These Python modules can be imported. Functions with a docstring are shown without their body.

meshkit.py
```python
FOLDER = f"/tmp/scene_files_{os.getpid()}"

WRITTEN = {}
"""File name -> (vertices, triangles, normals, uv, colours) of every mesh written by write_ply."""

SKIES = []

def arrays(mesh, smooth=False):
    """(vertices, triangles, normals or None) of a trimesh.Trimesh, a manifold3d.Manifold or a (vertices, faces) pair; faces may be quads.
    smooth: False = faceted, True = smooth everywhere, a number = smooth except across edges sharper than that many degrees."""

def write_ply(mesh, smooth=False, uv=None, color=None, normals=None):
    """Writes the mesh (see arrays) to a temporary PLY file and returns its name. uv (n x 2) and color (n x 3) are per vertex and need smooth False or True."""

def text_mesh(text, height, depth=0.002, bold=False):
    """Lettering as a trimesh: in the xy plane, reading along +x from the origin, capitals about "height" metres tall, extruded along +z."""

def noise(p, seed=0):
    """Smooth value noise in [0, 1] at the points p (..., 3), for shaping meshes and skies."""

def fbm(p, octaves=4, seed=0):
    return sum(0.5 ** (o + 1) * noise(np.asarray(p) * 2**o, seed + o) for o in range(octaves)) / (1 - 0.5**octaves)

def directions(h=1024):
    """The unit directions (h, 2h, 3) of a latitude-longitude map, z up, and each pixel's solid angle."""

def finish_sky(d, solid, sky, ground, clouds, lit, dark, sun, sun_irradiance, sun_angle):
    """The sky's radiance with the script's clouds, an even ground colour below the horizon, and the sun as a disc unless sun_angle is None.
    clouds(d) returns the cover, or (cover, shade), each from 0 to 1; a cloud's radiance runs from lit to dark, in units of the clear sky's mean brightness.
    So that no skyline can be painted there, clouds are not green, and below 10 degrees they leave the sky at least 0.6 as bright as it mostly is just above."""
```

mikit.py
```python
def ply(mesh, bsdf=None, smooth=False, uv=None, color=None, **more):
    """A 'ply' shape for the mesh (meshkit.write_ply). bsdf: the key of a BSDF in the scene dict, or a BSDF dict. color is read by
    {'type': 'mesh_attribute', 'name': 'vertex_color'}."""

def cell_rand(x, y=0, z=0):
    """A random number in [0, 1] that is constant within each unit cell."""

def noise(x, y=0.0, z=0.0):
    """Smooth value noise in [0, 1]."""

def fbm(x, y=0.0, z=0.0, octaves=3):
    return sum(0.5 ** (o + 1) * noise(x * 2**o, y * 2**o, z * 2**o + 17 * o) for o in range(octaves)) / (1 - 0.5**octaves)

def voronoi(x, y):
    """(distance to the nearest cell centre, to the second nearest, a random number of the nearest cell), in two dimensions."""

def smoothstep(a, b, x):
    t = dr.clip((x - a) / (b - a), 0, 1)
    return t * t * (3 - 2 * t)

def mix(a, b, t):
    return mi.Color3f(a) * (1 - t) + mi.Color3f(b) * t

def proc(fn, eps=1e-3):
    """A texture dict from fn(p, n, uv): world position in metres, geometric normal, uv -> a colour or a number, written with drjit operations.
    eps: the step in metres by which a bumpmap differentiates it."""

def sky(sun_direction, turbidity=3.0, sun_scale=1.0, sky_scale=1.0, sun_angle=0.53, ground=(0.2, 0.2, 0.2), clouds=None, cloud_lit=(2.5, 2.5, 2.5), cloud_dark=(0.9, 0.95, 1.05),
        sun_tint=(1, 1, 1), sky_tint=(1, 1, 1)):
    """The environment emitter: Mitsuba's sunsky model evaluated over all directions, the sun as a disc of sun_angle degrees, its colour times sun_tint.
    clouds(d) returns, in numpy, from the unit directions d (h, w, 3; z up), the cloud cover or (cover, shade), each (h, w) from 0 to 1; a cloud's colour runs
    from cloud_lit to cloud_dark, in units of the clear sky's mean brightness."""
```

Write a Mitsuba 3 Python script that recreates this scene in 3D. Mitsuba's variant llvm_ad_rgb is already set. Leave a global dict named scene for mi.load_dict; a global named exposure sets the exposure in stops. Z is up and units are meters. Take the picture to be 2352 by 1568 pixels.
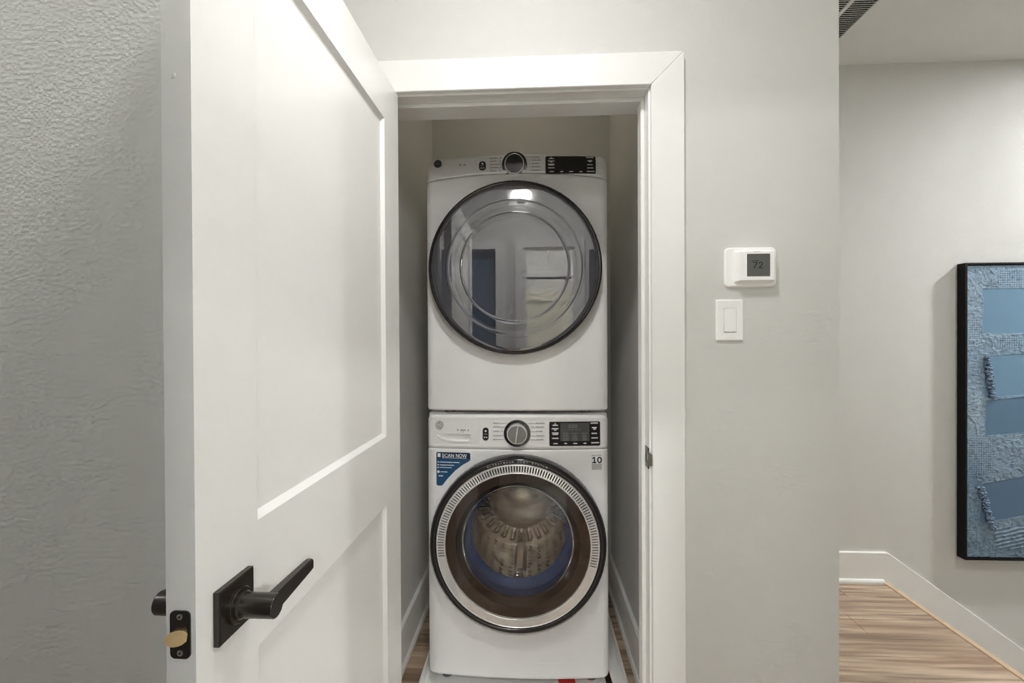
import math, random
import numpy as np, trimesh, mitsuba as mi, drjit as dr
import manifold3d as m3
from shapely.geometry import Polygon, Point, box as sbox
from shapely.ops import unary_union
import meshkit, mikit
from mikit import noise, fbm, smoothstep, mix, cell_rand

rng = random.Random(7)
scene, labels = {}, {}
T4 = mi.ScalarTransform4f

# ------------------------------------------------------------------ camera
CAM = np.array([0.0, -1.262, 1.364])
_a, _t, _r = np.radians([2.652, 0.345, 0.274])
_F = np.array([-np.sin(_a) * np.cos(_t), np.cos(_a) * np.cos(_t), -np.sin(_t)])
_R = np.array([np.cos(_a), np.sin(_a), 0.0])
_U = np.cross(_R, _F)
_UP = _U * np.cos(_r) + _R * np.sin(_r)
scene['camera'] = {'type': 'perspective', 'fov': 2 * math.degrees(math.atan(1176 / 1040.3)), 'fov_axis': 'x',
                   'near_clip': 0.02, 'far_clip': 100.0,
                   'to_world': T4().look_at(origin=CAM.tolist(), target=(CAM + _F).tolist(), up=_UP.tolist())}
exposure = 0.68

# ------------------------------------------------------------------ lamps (strengths; each lamp is built further down)
HALL_LAMP = [84.0, 83.7, 82.4]
SCONCE = [24.0, 24.0, 23.7]
CLOSET_FILL = [8.2, 7.4, 6.0]
BATH_FILL = [175.0, 175.5, 174.5]
BATH_FILL_C = [70.0, 70.2, 69.8]
BATH_LAMP_B = [650.0, 650.0, 640.0]
HALL_FILL = [92.0, 91.8, 90.5]
STAIR_LAMP = [1050.0, 1065.0, 1065.0]
STAIR_LAMP_B = [270.0, 272.0, 270.0]


# ------------------------------------------------------------------ materials
def pr(name, col, rough=0.5, metal=0.0, spec=0.5, **k):
    c = col if isinstance(col, dict) else {'type': 'rgb', 'value': list(col)}
    scene[name] = {'type': 'twosided', 'b': {'type': 'principled', 'base_color': c, 'roughness': rough, 'metallic': metal, 'specular': spec, **k}}


def bump(name, inner, fn, scale, eps):
    scene[name] = {'type': 'twosided', 'b': {'type': 'bumpmap', 'tex': mikit.proc(fn, eps=eps), 'scale': scale, 'n': inner}}


def orange_peel(p, n, uv):
    return smoothstep(0.35, 0.72, fbm(p.x * 240, p.y * 240, p.z * 240, 2))


bump('wall_paint', {'type': 'principled', 'base_color': {'type': 'rgb', 'value': [0.580, 0.576, 0.551]}, 'roughness': 0.62, 'specular': 0.35}, orange_peel, 0.00042, 6e-4)
pr('ceiling_paint', (0.72, 0.72, 0.70), 0.8, spec=0.2)
pr('trim_paint', (0.755, 0.752, 0.73), 0.33, spec=0.5)
pr('door_paint', (0.68, 0.675, 0.655), 0.30, spec=0.5)
pr('enamel', (0.90, 0.90, 0.895), 0.22, spec=0.5)
pr('panel_white', (0.89, 0.89, 0.885), 0.34, spec=0.5)
pr('plastic_white', (0.84, 0.84, 0.82), 0.35, spec=0.5)
pr('black_gloss', (0.012, 0.011, 0.011), 0.10, spec=0.6)
pr('black_matt', (0.008, 0.008, 0.008), 0.5, spec=0.3)
pr('frame_black', (0.005, 0.005, 0.005), 0.6, spec=0.15)
pr('bronze', (0.016, 0.012, 0.009), 0.25, metal=0.3, spec=0.55)
pr('print_grey', (0.30, 0.30, 0.30), 0.6)
pr('print_white', (0.75, 0.75, 0.75), 0.6)
pr('print_dim', (0.22, 0.22, 0.22), 0.6)
pr('seam_grey', (0.35, 0.35, 0.34), 0.6)
pr('sticker_blue', (0.018, 0.075, 0.17), 0.35)
pr('sticker_navy', (0.008, 0.022, 0.055), 0.35)
pr('sticker_white', (0.86, 0.88, 0.90), 0.45)
pr('sticker_grey', (0.45, 0.46, 0.46), 0.45)
pr('lcd_grey', (0.085, 0.09, 0.08), 0.28, spec=0.5)
pr('lcd_panel', (0.075, 0.075, 0.075), 0.25, spec=0.5)
pr('vent_grey', (0.06, 0.06, 0.06), 0.7)
pr('rubber_grey', (0.10, 0.10, 0.11), 0.5)
pr('gasket_blue', (0.06, 0.14, 0.40), 0.40)
pr('bowl_grey', (0.14, 0.14, 0.15), 0.25, spec=0.6)
pr('lens_brown', (0.014, 0.007, 0.0045), 0.09, spec=0.55)
pr('red_paper', (0.50, 0.035, 0.03), 0.5)
pr('paper', (0.80, 0.79, 0.75), 0.6)
pr('slate_door', (0.045, 0.085, 0.135), 0.4)
pr('tub_cream', (0.70, 0.66, 0.55), 0.3)
pr('tub_white', (0.80, 0.79, 0.74), 0.25)
pr('brass', (0.62, 0.47, 0.27), 0.28, metal=1.0)
pr('nickel', (0.62, 0.56, 0.47), 0.30, metal=1.0)
scene['chrome'] = {'type': 'twosided', 'b': {'type': 'roughconductor', 'alpha': 0.06, 'specular_reflectance': {'type': 'rgb', 'value': [0.88, 0.87, 0.85]}}}
scene['bright_metal'] = {'type': 'twosided', 'b': {'type': 'roughconductor', 'alpha': 0.3, 'specular_reflectance': {'type': 'rgb', 'value': [0.95, 0.95, 0.94]}}}
pr('silver_ring', (0.90, 0.89, 0.87), 0.16, metal=0.55, spec=0.5)
scene['satin_steel'] = {'type': 'twosided', 'b': {'type': 'roughconductor', 'alpha': 0.22, 'specular_reflectance': {'type': 'rgb', 'value': [0.26, 0.26, 0.255]}}}
scene['drum_steel'] = {'type': 'twosided', 'b': {'type': 'roughconductor', 'alpha': 0.09, 'specular_reflectance': {'type': 'rgb', 'value': [0.74, 0.70, 0.65]}}}
scene['coated_glass'] = {'type': 'thindielectric', 'int_ior': 1.95, 'specular_transmittance': {'type': 'rgb', 'value': [0.50, 0.50, 0.54]}}
scene['smoke_glass'] = {'type': 'thindielectric', 'int_ior': 1.36, 'specular_transmittance': {'type': 'rgb', 'value': [0.90, 0.88, 0.85]}}
scene['clear_glass'] = {'type': 'thindielectric', 'int_ior': 1.5, 'specular_transmittance': {'type': 'rgb', 'value': [0.97, 0.97, 0.97]}}


def wood(light, dark, shift):
    def fn(p, n, uv):
        row = dr.floor((p.y + 9.165) / 0.15)
        u = p.x + 7.3 * cell_rand(row, shift, 3)
        v = p.y + 0.05 * shift
        w = v + 0.012 * (fbm(u * 2.6, v * 5, shift, 2) - 0.5)
        grain = fbm(u * 3.2, w * 75, shift * 3.1, 4)
        streak = fbm(u * 1.1 + 5, w * 22, shift * 1.7, 3)
        fine = fbm(u * 14, w * 330, shift, 2)
        t = smoothstep(0.34, 0.66, 0.55 * grain + 0.45 * streak)
        c = mix(dark, light, t)
        dk = smoothstep(0.60, 0.74, fbm(u * 1.7 + 3, w * 42, shift * 5.3, 3))
        c = mix(c, [q * 0.45 for q in dark], 0.65 * dk)
        red = smoothstep(0.5, 0.75, fbm(u * 1.3, w * 12, shift + 40, 2))
        c = mix(c, [0.33, 0.195, 0.13], 0.35 * red)
        return c * (0.86 + 0.28 * fine)
    return fn


WOODS = []
for i, (l, d) in enumerate([((0.43, 0.335, 0.25), (0.20, 0.140, 0.098)), ((0.47, 0.37, 0.27), (0.24, 0.172, 0.120)), ((0.36, 0.28, 0.215), (0.14, 0.10, 0.075)), ((0.48, 0.375, 0.275), (0.25, 0.175, 0.12))]):
    pr(f'wood_{i}', mikit.proc(wood(l, d, float(i))), 0.55, spec=0.3)
    WOODS.append(f'wood_{i}')
pr('nosing_wood', (0.50, 0.37, 0.245), 0.4)
pr('groove', (0.035, 0.022, 0.014), 0.8)


# ------------------------------------------------------------------ mesh helpers
def add(name, mesh, mat, label=None, category=None, group=None, kind=None, smooth=False, **k):
    scene[name] = mikit.ply(mesh, mat, smooth=smooth, **k)
    note(name, label, category, group, kind)
    return name


def note(name, label=None, category=None, group=None, kind=None):
    d = {a: b for a, b in (('label', label), ('category', category), ('group', group), ('kind', kind)) if b}
    if d:
        labels[name] = d


def bx(x0, x1, y0, y1, z0, z1):
    m = trimesh.creation.box(extents=(x1 - x0, y1 - y0, z1 - z0))
    m.apply_translation(((x0 + x1) / 2, (y0 + y1) / 2, (z0 + z1) / 2))
    return m


def cbx(x0, x1, y0, y1, z0, z1, c=0.002):
    """a box with chamfered edges"""
    P = []
    for sx, X in ((1, x0), (-1, x1)):
        for sy, Y in ((1, y0), (-1, y1)):
            for sz, Z in ((1, z0), (-1, z1)):
                P += [(X, Y + sy * c, Z + sz * c), (X + sx * c, Y, Z + sz * c), (X + sx * c, Y + sy * c, Z)]
    return hull(P)


def rbx(x0, x1, y0, y1, z0, z1, r, seg=16):
    s = m3.Manifold.sphere(r, seg)
    return m3.Manifold.batch_hull([s.translate((X, Y, Z)) for X in (x0 + r, x1 - r) for Y in (y0 + r, y1 - r) for Z in (z0 + r, z1 - r)])


def hull(P):
    return m3.Manifold.hull_points(np.asarray(P, float))


def cat(*ms):
    return trimesh.util.concatenate([tm(x) for x in ms])


def tm(m):
    if hasattr(m, 'to_mesh'):
        q = m.to_mesh()
        return trimesh.Trimesh(np.array(q.vert_properties[:, :3], float), np.array(q.tri_verts), process=False)
    return m


def mf(m):
    return m3.Manifold(m3.Mesh(np.asarray(m.vertices, np.float32), np.asarray(m.faces, np.uint32)))


def lathe(profile, cx, cz, y0=0.0, n=96, closed=True):
    """profile: (radius, y) points, revolved about the axis along Y through (cx, cz); y is added to y0"""
    p = np.asarray(profile, float)
    if closed:
        p = np.vstack([p, p[:1]])
    a = np.arange(n) * 2 * np.pi / n
    r, y = p[:, 0], p[:, 1]
    V = np.stack([cx + r[:, None] * np.sin(a), np.repeat((y0 + y)[:, None], n, 1), cz + r[:, None] * np.cos(a)], -1).reshape(-1, 3)
    F = []
    k = len(p)
    i, j = np.meshgrid(np.arange(k - 1), np.arange(n), indexing='ij')
    A, B, C, D = i * n + j, i * n + (j + 1) % n, (i + 1) * n + (j + 1) % n, (i + 1) * n + j
    F = np.vstack([np.stack([A, B, C], -1).reshape(-1, 3), np.stack([A, C, D], -1).reshape(-1, 3)])
    m = trimesh.Trimesh(V, F, process=False)
    m.merge_vertices()
    m.update_faces(m.nondegenerate_faces())
    if closed:
        m.fix_normals()
    return m


def disc_y(cx, cz, r, y0, y1, n=48):
    return lathe([(0, y0), (r, y0), (r, y1), (0, y1)], cx, cz, 0, n)


def prism_y(poly, y0, y1):
    """a shape of the (x, z) plane extruded from y0 to y1"""
    out = []
    for g in getattr(poly, 'geoms', [poly]):
        m = trimesh.creation.extrude_polygon(g, abs(y1 - y0), engine='earcut')
        v = m.vertices.copy()
        m.vertices = np.stack([v[:, 0], min(y0, y1) + v[:, 2], v[:, 1]], 1)
        m.invert()
        out.append(m)
    return trimesh.util.concatenate(out)


def rrect(x0, x1, z0, z1, r, q=6):
    return sbox(x0 + r, z0 + r, x1 - r, z1 - r).buffer(r, quad_segs=q)


def ringpts(poly, n=None, step=0.006):
    """evenly spaced points and inward normals of a polygon's outline"""
    L = poly.exterior.length
    n = n or int(L / step)
    s = np.arange(n) * L / n
    P = np.array([poly.exterior.interpolate(t).coords[0] for t in s])
    d = np.roll(P, -1, 0) - np.roll(P, 1, 0)
    d /= np.linalg.norm(d, axis=1, keepdims=True)
    N = np.stack([-d[:, 1], d[:, 0]], 1)
    if not poly.exterior.is_ccw:
        N = -N
    return P, N


def pillow(poly, levels, n=None, step=0.006):
    """levels: (y, inset) from the front cap to the back cap; a closed mesh"""
    P, N = ringpts(poly, n, step)
    n = len(P)
    V, F = [], []
    for y, d in levels:
        if d > 0:
            e = poly.buffer(-d, quad_segs=8).exterior
            q = np.array([e.interpolate(e.project(Point(*t))).coords[0] for t in P])
            q = q + (P - q) * 1e-3 + N * 0
        else:
            q = P
        V.append(np.stack([q[:, 0], np.full(n, y), q[:, 1]], 1))
    V = np.vstack(V)
    for i in range(len(levels) - 1):
        a = i * n + np.arange(n)
        b = i * n + (np.arange(n) + 1) % n
        F += [np.stack([a, b, b + n], 1), np.stack([a, b + n, a + n], 1)]
    for base, flip in ((0, False), ((len(levels) - 1) * n, True)):
        import mapbox_earcut as me
        q = np.ascontiguousarray(P)
        t = np.array(me.triangulate_float64(q, np.array([n], np.uint32))).reshape(-1, 3) + base
        F.append(t)
    m = trimesh.Trimesh(V, np.vstack(F), process=False)
    trimesh.repair.fix_normals(m)
    return m


def warp_y(m, fn, length=0.02):
    """refines a closed mesh and adds fn(x, z) to y"""
    M = m if hasattr(m, 'to_mesh') else mf(m)
    if length:
        M = M.refine_to_length(length)
    t = tm(M)
    t.vertices[:, 1] += fn(t.vertices[:, 0], t.vertices[:, 2])
    return t


def text_y(s, h, x, z, y, depth=0.0006, anchor='c', bold=False, stretch=1.0):
    m = meshkit.text_mesh(s, h, depth, bold)
    v = m.vertices.copy()
    w = v[:, 0].max() - v[:, 0].min()
    v[:, 0] -= v[:, 0].min() + (w / 2 if anchor == 'c' else 0)
    m.vertices = np.stack([x + v[:, 0] * stretch, y - v[:, 2], z + v[:, 1]], 1)
    return m


def tube(path, r, sides=8):
    P = np.asarray(path, float)
    t = np.gradient(P, axis=0)
    t /= np.linalg.norm(t, axis=1, keepdims=True)
    ref = np.array([0, 1.0, 0]) if abs(t[0][1]) < 0.9 else np.array([1.0, 0, 0])
    a = np.cross(t, ref); a /= np.linalg.norm(a, axis=1, keepdims=True)
    b = np.cross(t, a)
    an = np.arange(sides) * 2 * np.pi / sides
    rr = np.broadcast_to(r, (len(P),))
    V = P[:, None] + rr[:, None, None] * (np.cos(an)[None, :, None] * a[:, None] + np.sin(an)[None, :, None] * b[:, None])
    V = V.reshape(-1, 3)
    i, j = np.meshgrid(np.arange(len(P) - 1), np.arange(sides), indexing='ij')
    q = np.stack([i * sides + j, i * sides + (j + 1) % sides, (i + 1) * sides + (j + 1) % sides, (i + 1) * sides + j], -1).reshape(-1, 4)
    F = list(np.vstack([q[:, [0, 1, 2]], q[:, [0, 2, 3]]]))
    for base, e in ((0, 0), ((len(P) - 1) * sides, 1)):
        for k in range(1, sides - 1):
            F.append([base, base + k, base + k + 1])
    m = trimesh.Trimesh(V, np.array(F), process=False)
    trimesh.repair.fix_normals(m)
    return m


def struct(name, mesh, mat, label=None, **k):
    return add(name, mesh, mat, label, kind='structure', **k)


# ------------------------------------------------------------------ room: key dimensions (metres)
HC = 2.8775                      # ceiling
XR, XL = 0.318, -0.430           # closet door opening
ZH = 2.045                       # opening head
XC = 0.8253                      # outside corner of the closet wall
YB = 1.3501                      # far wall above the stairs
CL, CR, CB = -0.5602, 0.4281, 1.2694   # inside of the closet
XS = 1.95                        # top edge of the stairs
Z0 = -1.6

# walls
wall_closet = cat(bx(-0.66, XL - 0.02, 0, 0.115, 0, HC), bx(XR + 0.02, XC, 0, 0.115, 0, HC), bx(XL - 0.02, XR + 0.02, 0, 0.115, ZH + 0.02, HC))
struct('wall_front', wall_closet, 'wall_paint', 'pale greige wall around the closet doorway, with the thermostat')
struct('wall_closet_left', bx(CL - 0.1, CL, 0.115, CB, 0, HC), 'wall_paint', 'left wall inside the laundry closet')
struct('wall_closet_right', bx(CR, XC, 0.115, YB, 0, HC), 'wall_paint', 'right wall inside the laundry closet')
struct('wall_closet_back', bx(CL - 0.1, CR, CB, YB + 0.1, 0, HC), 'wall_paint', 'back wall of the laundry closet behind the dryer')
struct('wall_left', bx(-3.2, -0.54, -0.60, 0.0, 0, HC), 'wall_paint', 'textured hallway wall left of the open door')
struct('wall_back', bx(CR, 4.75, YB, YB + 0.1, Z0, HC), 'wall_paint', 'far wall above the stairs with the blue painting')
struct('wall_right', bx(4.65, 4.75, -1.55, YB, Z0, HC), 'wall_paint', 'side wall at the far end of the stairs')
struct('wall_hall_end', bx(-3.3, -3.2, -3.3, 0, 0, HC), 'wall_paint', 'end wall of the hallway')
struct('wall_stair', bx(XS, 4.65, 0.19, 0.299, Z0, -0.061), 'wall_paint', 'wall below the landing at the stair side')
# wall behind the camera: slate door to the left, bathroom doorway in the middle
BD0, BD1 = -0.065, 0.325
SD0, SD1 = -1.06, -0.285
opp = cat(bx(-3.2, SD0, -1.53, -1.41, 0, HC), bx(SD0, SD1, -1.53, -1.41, 2.05, HC), bx(SD1, BD0, -1.53, -1.41, 0, HC),
          bx(BD0, BD1, -1.53, -1.41, 2.06, HC), bx(BD1, 4.65, -1.53, -1.41, 0, HC))
struct('wall_opposite', opp, 'wall_paint', 'hallway wall behind the camera')
struct('wall_bathroom_left', bx(-1.0, -0.9, -3.3, -1.53, 0, HC), 'wall_paint', 'left wall of the bathroom')
struct('wall_bathroom_right', bx(1.3, 1.4, -3.3, -1.53, 0, HC), 'wall_paint', 'right wall of the bathroom')
struct('wall_bathroom_back', bx(-3.2, 1.4, -3.4, -3.3, 0, HC), 'wall_paint', 'back wall of the bathroom')
struct('ceiling', bx(-3.3, 4.75, -3.4, 1.45, HC, HC + 0.08), 'ceiling_paint', 'flat pale ceiling')

# floor: a base with separate planks on it
base = cat(bx(-3.3, XS - 0.03, -3.4, YB, -0.06, -0.006), bx(XS - 0.03, 4.65, -3.4, 0.30, -0.06, -0.006))
struct('floor', base, 'groove', 'greyish brown wood plank floor')
k = 0
W = 0.15
rows = []
y = 1.035 - W * 17
plank_meshes = {}
while y < YB - 0.01:
    ya, yb = max(y, -1.41), min(y + W, YB)
    if yb - ya > 0.01:
        xe = XS - 0.0155 if ya > 0.2 else 3.3
        fixed = {6: 1.535, 5: 1.812}
        r = int(round((y - (1.035 - W * 7)) / W))
        cuts = [-3.2]
        x = -3.2 + rng.uniform(0.4, 1.2)
        if r in fixed:
            x = fixed[r] - 1.22 * 4
            cuts = [x]
            x += 1.22
        while x < xe - 0.15:
            cuts.append(x)
            x += 1.22
        cuts.append(xe)
        for c0, c1 in zip(cuts[:-1], cuts[1:]):
            if c1 < -2.2:
                continue
            # skip what stands wholly inside the closet walls
            nm = 'floor__plank' if k == 0 else f'floor__plank_{k:03d}'
            add(nm, cbx(c0 + 0.0006, c1 - 0.0006, ya + 0.0005, yb - 0.0005, -0.006, 0.0, 0.0009), WOODS[rng.randrange(4)])
            k += 1
    y += W
struct('floor__bathroom_tile', bx(-0.9, 1.3, -3.3, -1.42, -0.006, 0.0), 'tub_white')
struct('floor__lower_landing', bx(XS, 4.65, 0.30, YB, Z0 - 0.1, Z0), WOODS[1])

# baseboards
def baseboard(name, x0, x1, y0, y1, label, side):
    """side: which way the board faces"""
    t, s, h = 0.016, 0.012, 0.171
    if side == '+x':
        m = cat(hull([(x0, y, z) for y in (y0, y1) for z in (0, h)] + [(x0 + t, y, z) for y in (y0, y1) for z in (0, h - 0.004)] + [(x0 + t - 0.004, y, h) for y in (y0, y1)]))
        sh = hull([(x0 + t, y, z) for y in (y0, y1) for z in (0, 0.02)] + [(x0 + t + s, y, z) for y in (y0, y1) for z in (0, 0.008)] + [(x0 + t + s * .6, y, 0.0165) for y in (y0, y1)])
    elif side == '-x':
        m = cat(hull([(x1, y, z) for y in (y0, y1) for z in (0, h)] + [(x1 - t, y, z) for y in (y0, y1) for z in (0, h - 0.004)] + [(x1 - t + 0.004, y, h) for y in (y0, y1)]))
        sh = hull([(x1 - t, y, z) for y in (y0, y1) for z in (0, 0.02)] + [(x1 - t - s, y, z) for y in (y0, y1) for z in (0, 0.008)] + [(x1 - t - s * .6, y, 0.0165) for y in (y0, y1)])
    else:
        m = cat(hull([(x, y1, z) for x in (x0, x1) for z in (0, h)] + [(x, y1 - t, z) for x in (x0, x1) for z in (0, h - 0.004)] + [(x, y1 - t + 0.004, h) for x in (x0, x1)]))
        sh = hull([(x, y1 - t, z) for x in (x0, x1) for z in (0, 0.02)] + [(x, y1 - t - s, z) for x in (x0, x1) for z in (0, 0.008)] + [(x, y1 - t - s * .6, 0.0165) for x in (x0, x1)])
    struct(name, m, 'trim_paint', label)
    add(name + '__shoe_moulding', sh, 'trim_paint')


baseboard('baseboard_closet_left', CL, 0, 0.115, CB, 'white baseboard along the left closet wall beside the washer', '+x')
baseboard('baseboard_closet_right', 0, CR, 0.115, CB, 'white baseboard along the right closet wall beside the washer', '-x')
baseboard('baseboard_front', XR + 0.10, XC, 0, 0.0, 'white baseboard below the thermostat wall', '-y')
baseboard('baseboard_left', -3.2, -0.54, 0, -0.60, 'white baseboard of the hallway wall', '-y')
# landing baseboard that turns into the sloping skirt of the stairs
PITCH = 0.722
HB = 0.168
skirt = Polygon([(XC, 0), (XS - 0.01, 0), (4.2, -(4.2 - XS) * PITCH - 0.02), (4.2, HB - (4.2 - XS) * PITCH), (XS + 0.012, HB), (XC, HB)])
struct('baseboard_back', pillow(skirt, [(YB - 0.016, 0.003), (YB - 0.013, 0.0), (YB, 0.0)], step=0.02), 'trim_paint', 'white baseboard turning into the sloping stair skirt below the blue painting')
add('baseboard_back__shoe_moulding', hull([(x, YB - 0.016, z) for x in (XC, XS - 0.015) for z in (0, 0.022)] + [(x, YB - 0.030, z) for x in (XC, XS - 0.015) for z in (0, 0.010)] + [(x, YB - 0.025, 0.019) for x in (XC, XS - 0.015)]), 'trim_paint')

# staircase going down to the right along the far wall
note('staircase', 'wood-edged stairs going down to the right below the painting', 'stairs')
RISE, RUN = 0.1905, 0.1905 / PITCH
add('staircase__nosing', rbx(XS - 0.012, XS + 0.018, 0.302, YB - 0.001, -0.024, 0.0012, 0.006), 'nosing_wood', 'light wood nosing strip at the top edge', smooth=40)
for i in range(1, 8):
    n = '' if i == 1 else f'_{i-1:03d}'
    x = XS + RUN * (i - 1)
    add('staircase__riser' + n, bx(x, x + 0.015, 0.302, YB - 0.017, -RISE * i, -RISE * (i - 1) - 0.02), 'trim_paint')
    add('staircase__tread' + n, rbx(x + 0.0, x + RUN + 0.018, 0.302, YB - 0.017, -RISE * i - 0.022, -RISE * i, 0.006), WOODS[i % 4], smooth=40)

# ------------------------------------------------------------------ door frame of the closet
CT = 0.017
CW = 0.088
xi0, xi1, zi = XL - 0.005, XR + 0.005, ZH + 0.005
xo0, xo1, zo = xi0 - CW, xi1 + CW, zi + CW


def casing(poly, name, label):
    struct(name, pillow(poly, [(-CT, 0.0018), (-CT + 0.0018, 0.0), (0.0, 0.0)], step=0.012), 'trim_paint', label)


casing(Polygon([(xo0, zo), (xi0, zi), (xi1, zi), (xo1, zo)]), 'trim_1', 'white mitred head casing above the closet doorway')
casing(Polygon([(xi1, zi), (xi1, 0), (xo1, 0), (xo1, zo)]), 'trim_2', 'white side casing right of the closet doorway')
casing(Polygon([(xo0, 0), (xi0, 0), (xi0, zi), (xo0, zo)]), 'trim_3', 'white side casing behind the open closet door')
struct('trim_4', cbx(XR, XR + 0.02, -0.001, 0.116, 0, ZH + 0.02, 0.001), 'trim_paint', 'white right jamb of the closet doorway')
struct('trim_5', cbx(XL - 0.02, XL, -0.001, 0.116, 0, ZH + 0.02, 0.001), 'trim_paint', 'white left jamb of the closet doorway')
struct('trim_6', cbx(XL, XR, -0.001, 0.116, ZH, ZH + 0.02, 0.001), 'trim_paint', 'white head jamb of the closet doorway')
struct('trim_7', cbx(XR - 0.011, XR, 0.039, 0.078, 0, ZH - 0.011, 0.0015), 'trim_paint', 'white door stop on the right jamb')
struct('trim_8', cbx(XL, XR, 0.039, 0.116, ZH - 0.011, ZH, 0.0015), 'trim_paint', 'white door stop under the head jamb')
struct('trim_9', cbx(XL, XL + 0.011, 0.039, 0.078, 0, ZH - 0.011, 0.0015), 'trim_paint', 'white door stop on the left jamb')
# strike plate on the right jamb
note('strike_plate', 'small dark bronze strike plate on the right door jamb', 'strike plate')
sp = Polygon([(0.0, 1.004), (0.032, 1.004), (0.032, 1.061), (0.0, 1.061)])
plate = cat(bx(XR - 0.0022, XR - 0.0002, -0.001, 0.034, 1.004, 1.061))
pl = mf(plate) - mf(bx(XR - 0.01, XR + 0.01, 0.010, 0.026, 1.020, 1.045))
lip = hull([(XR - 0.0022, -0.001, z) for z in (1.012, 1.053)] + [(XR - 0.0004, -0.001, z) for z in (1.012, 1.053)] + [(XR + 0.003, -0.0215, z) for z in (1.018, 1.047)] + [(XR + 0.0045, -0.0205, z) for z in (1.018, 1.047)])
add('strike_plate__plate', pl, 'bronze')
add('strike_plate__lip', lip, 'nickel', 'worn metal lip')

# ------------------------------------------------------------------ the open closet door
DW, DT, DZ0, DZ1 = 0.762, 0.0349, 0.012, 2.044
PSI = math.radians(0.5507)
XF, YF = -0.3742, -0.008


def dxf(m):
    """door coordinates (u from the hinge, v outward from the visible face, z) to the room"""
    t = tm(m).copy()
    u, v, z = t.vertices[:, 0].copy(), t.vertices[:, 1].copy(), t.vertices[:, 2].copy()
    x, y_ = v, -u
    t.vertices = np.stack([XF + x * math.cos(PSI) + y_ * math.sin(PSI), YF - x * math.sin(PSI) + y_ * math.cos(PSI), z], 1)
    t.invert() if False else None
    trimesh.repair.fix_normals(t)
    return t


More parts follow.
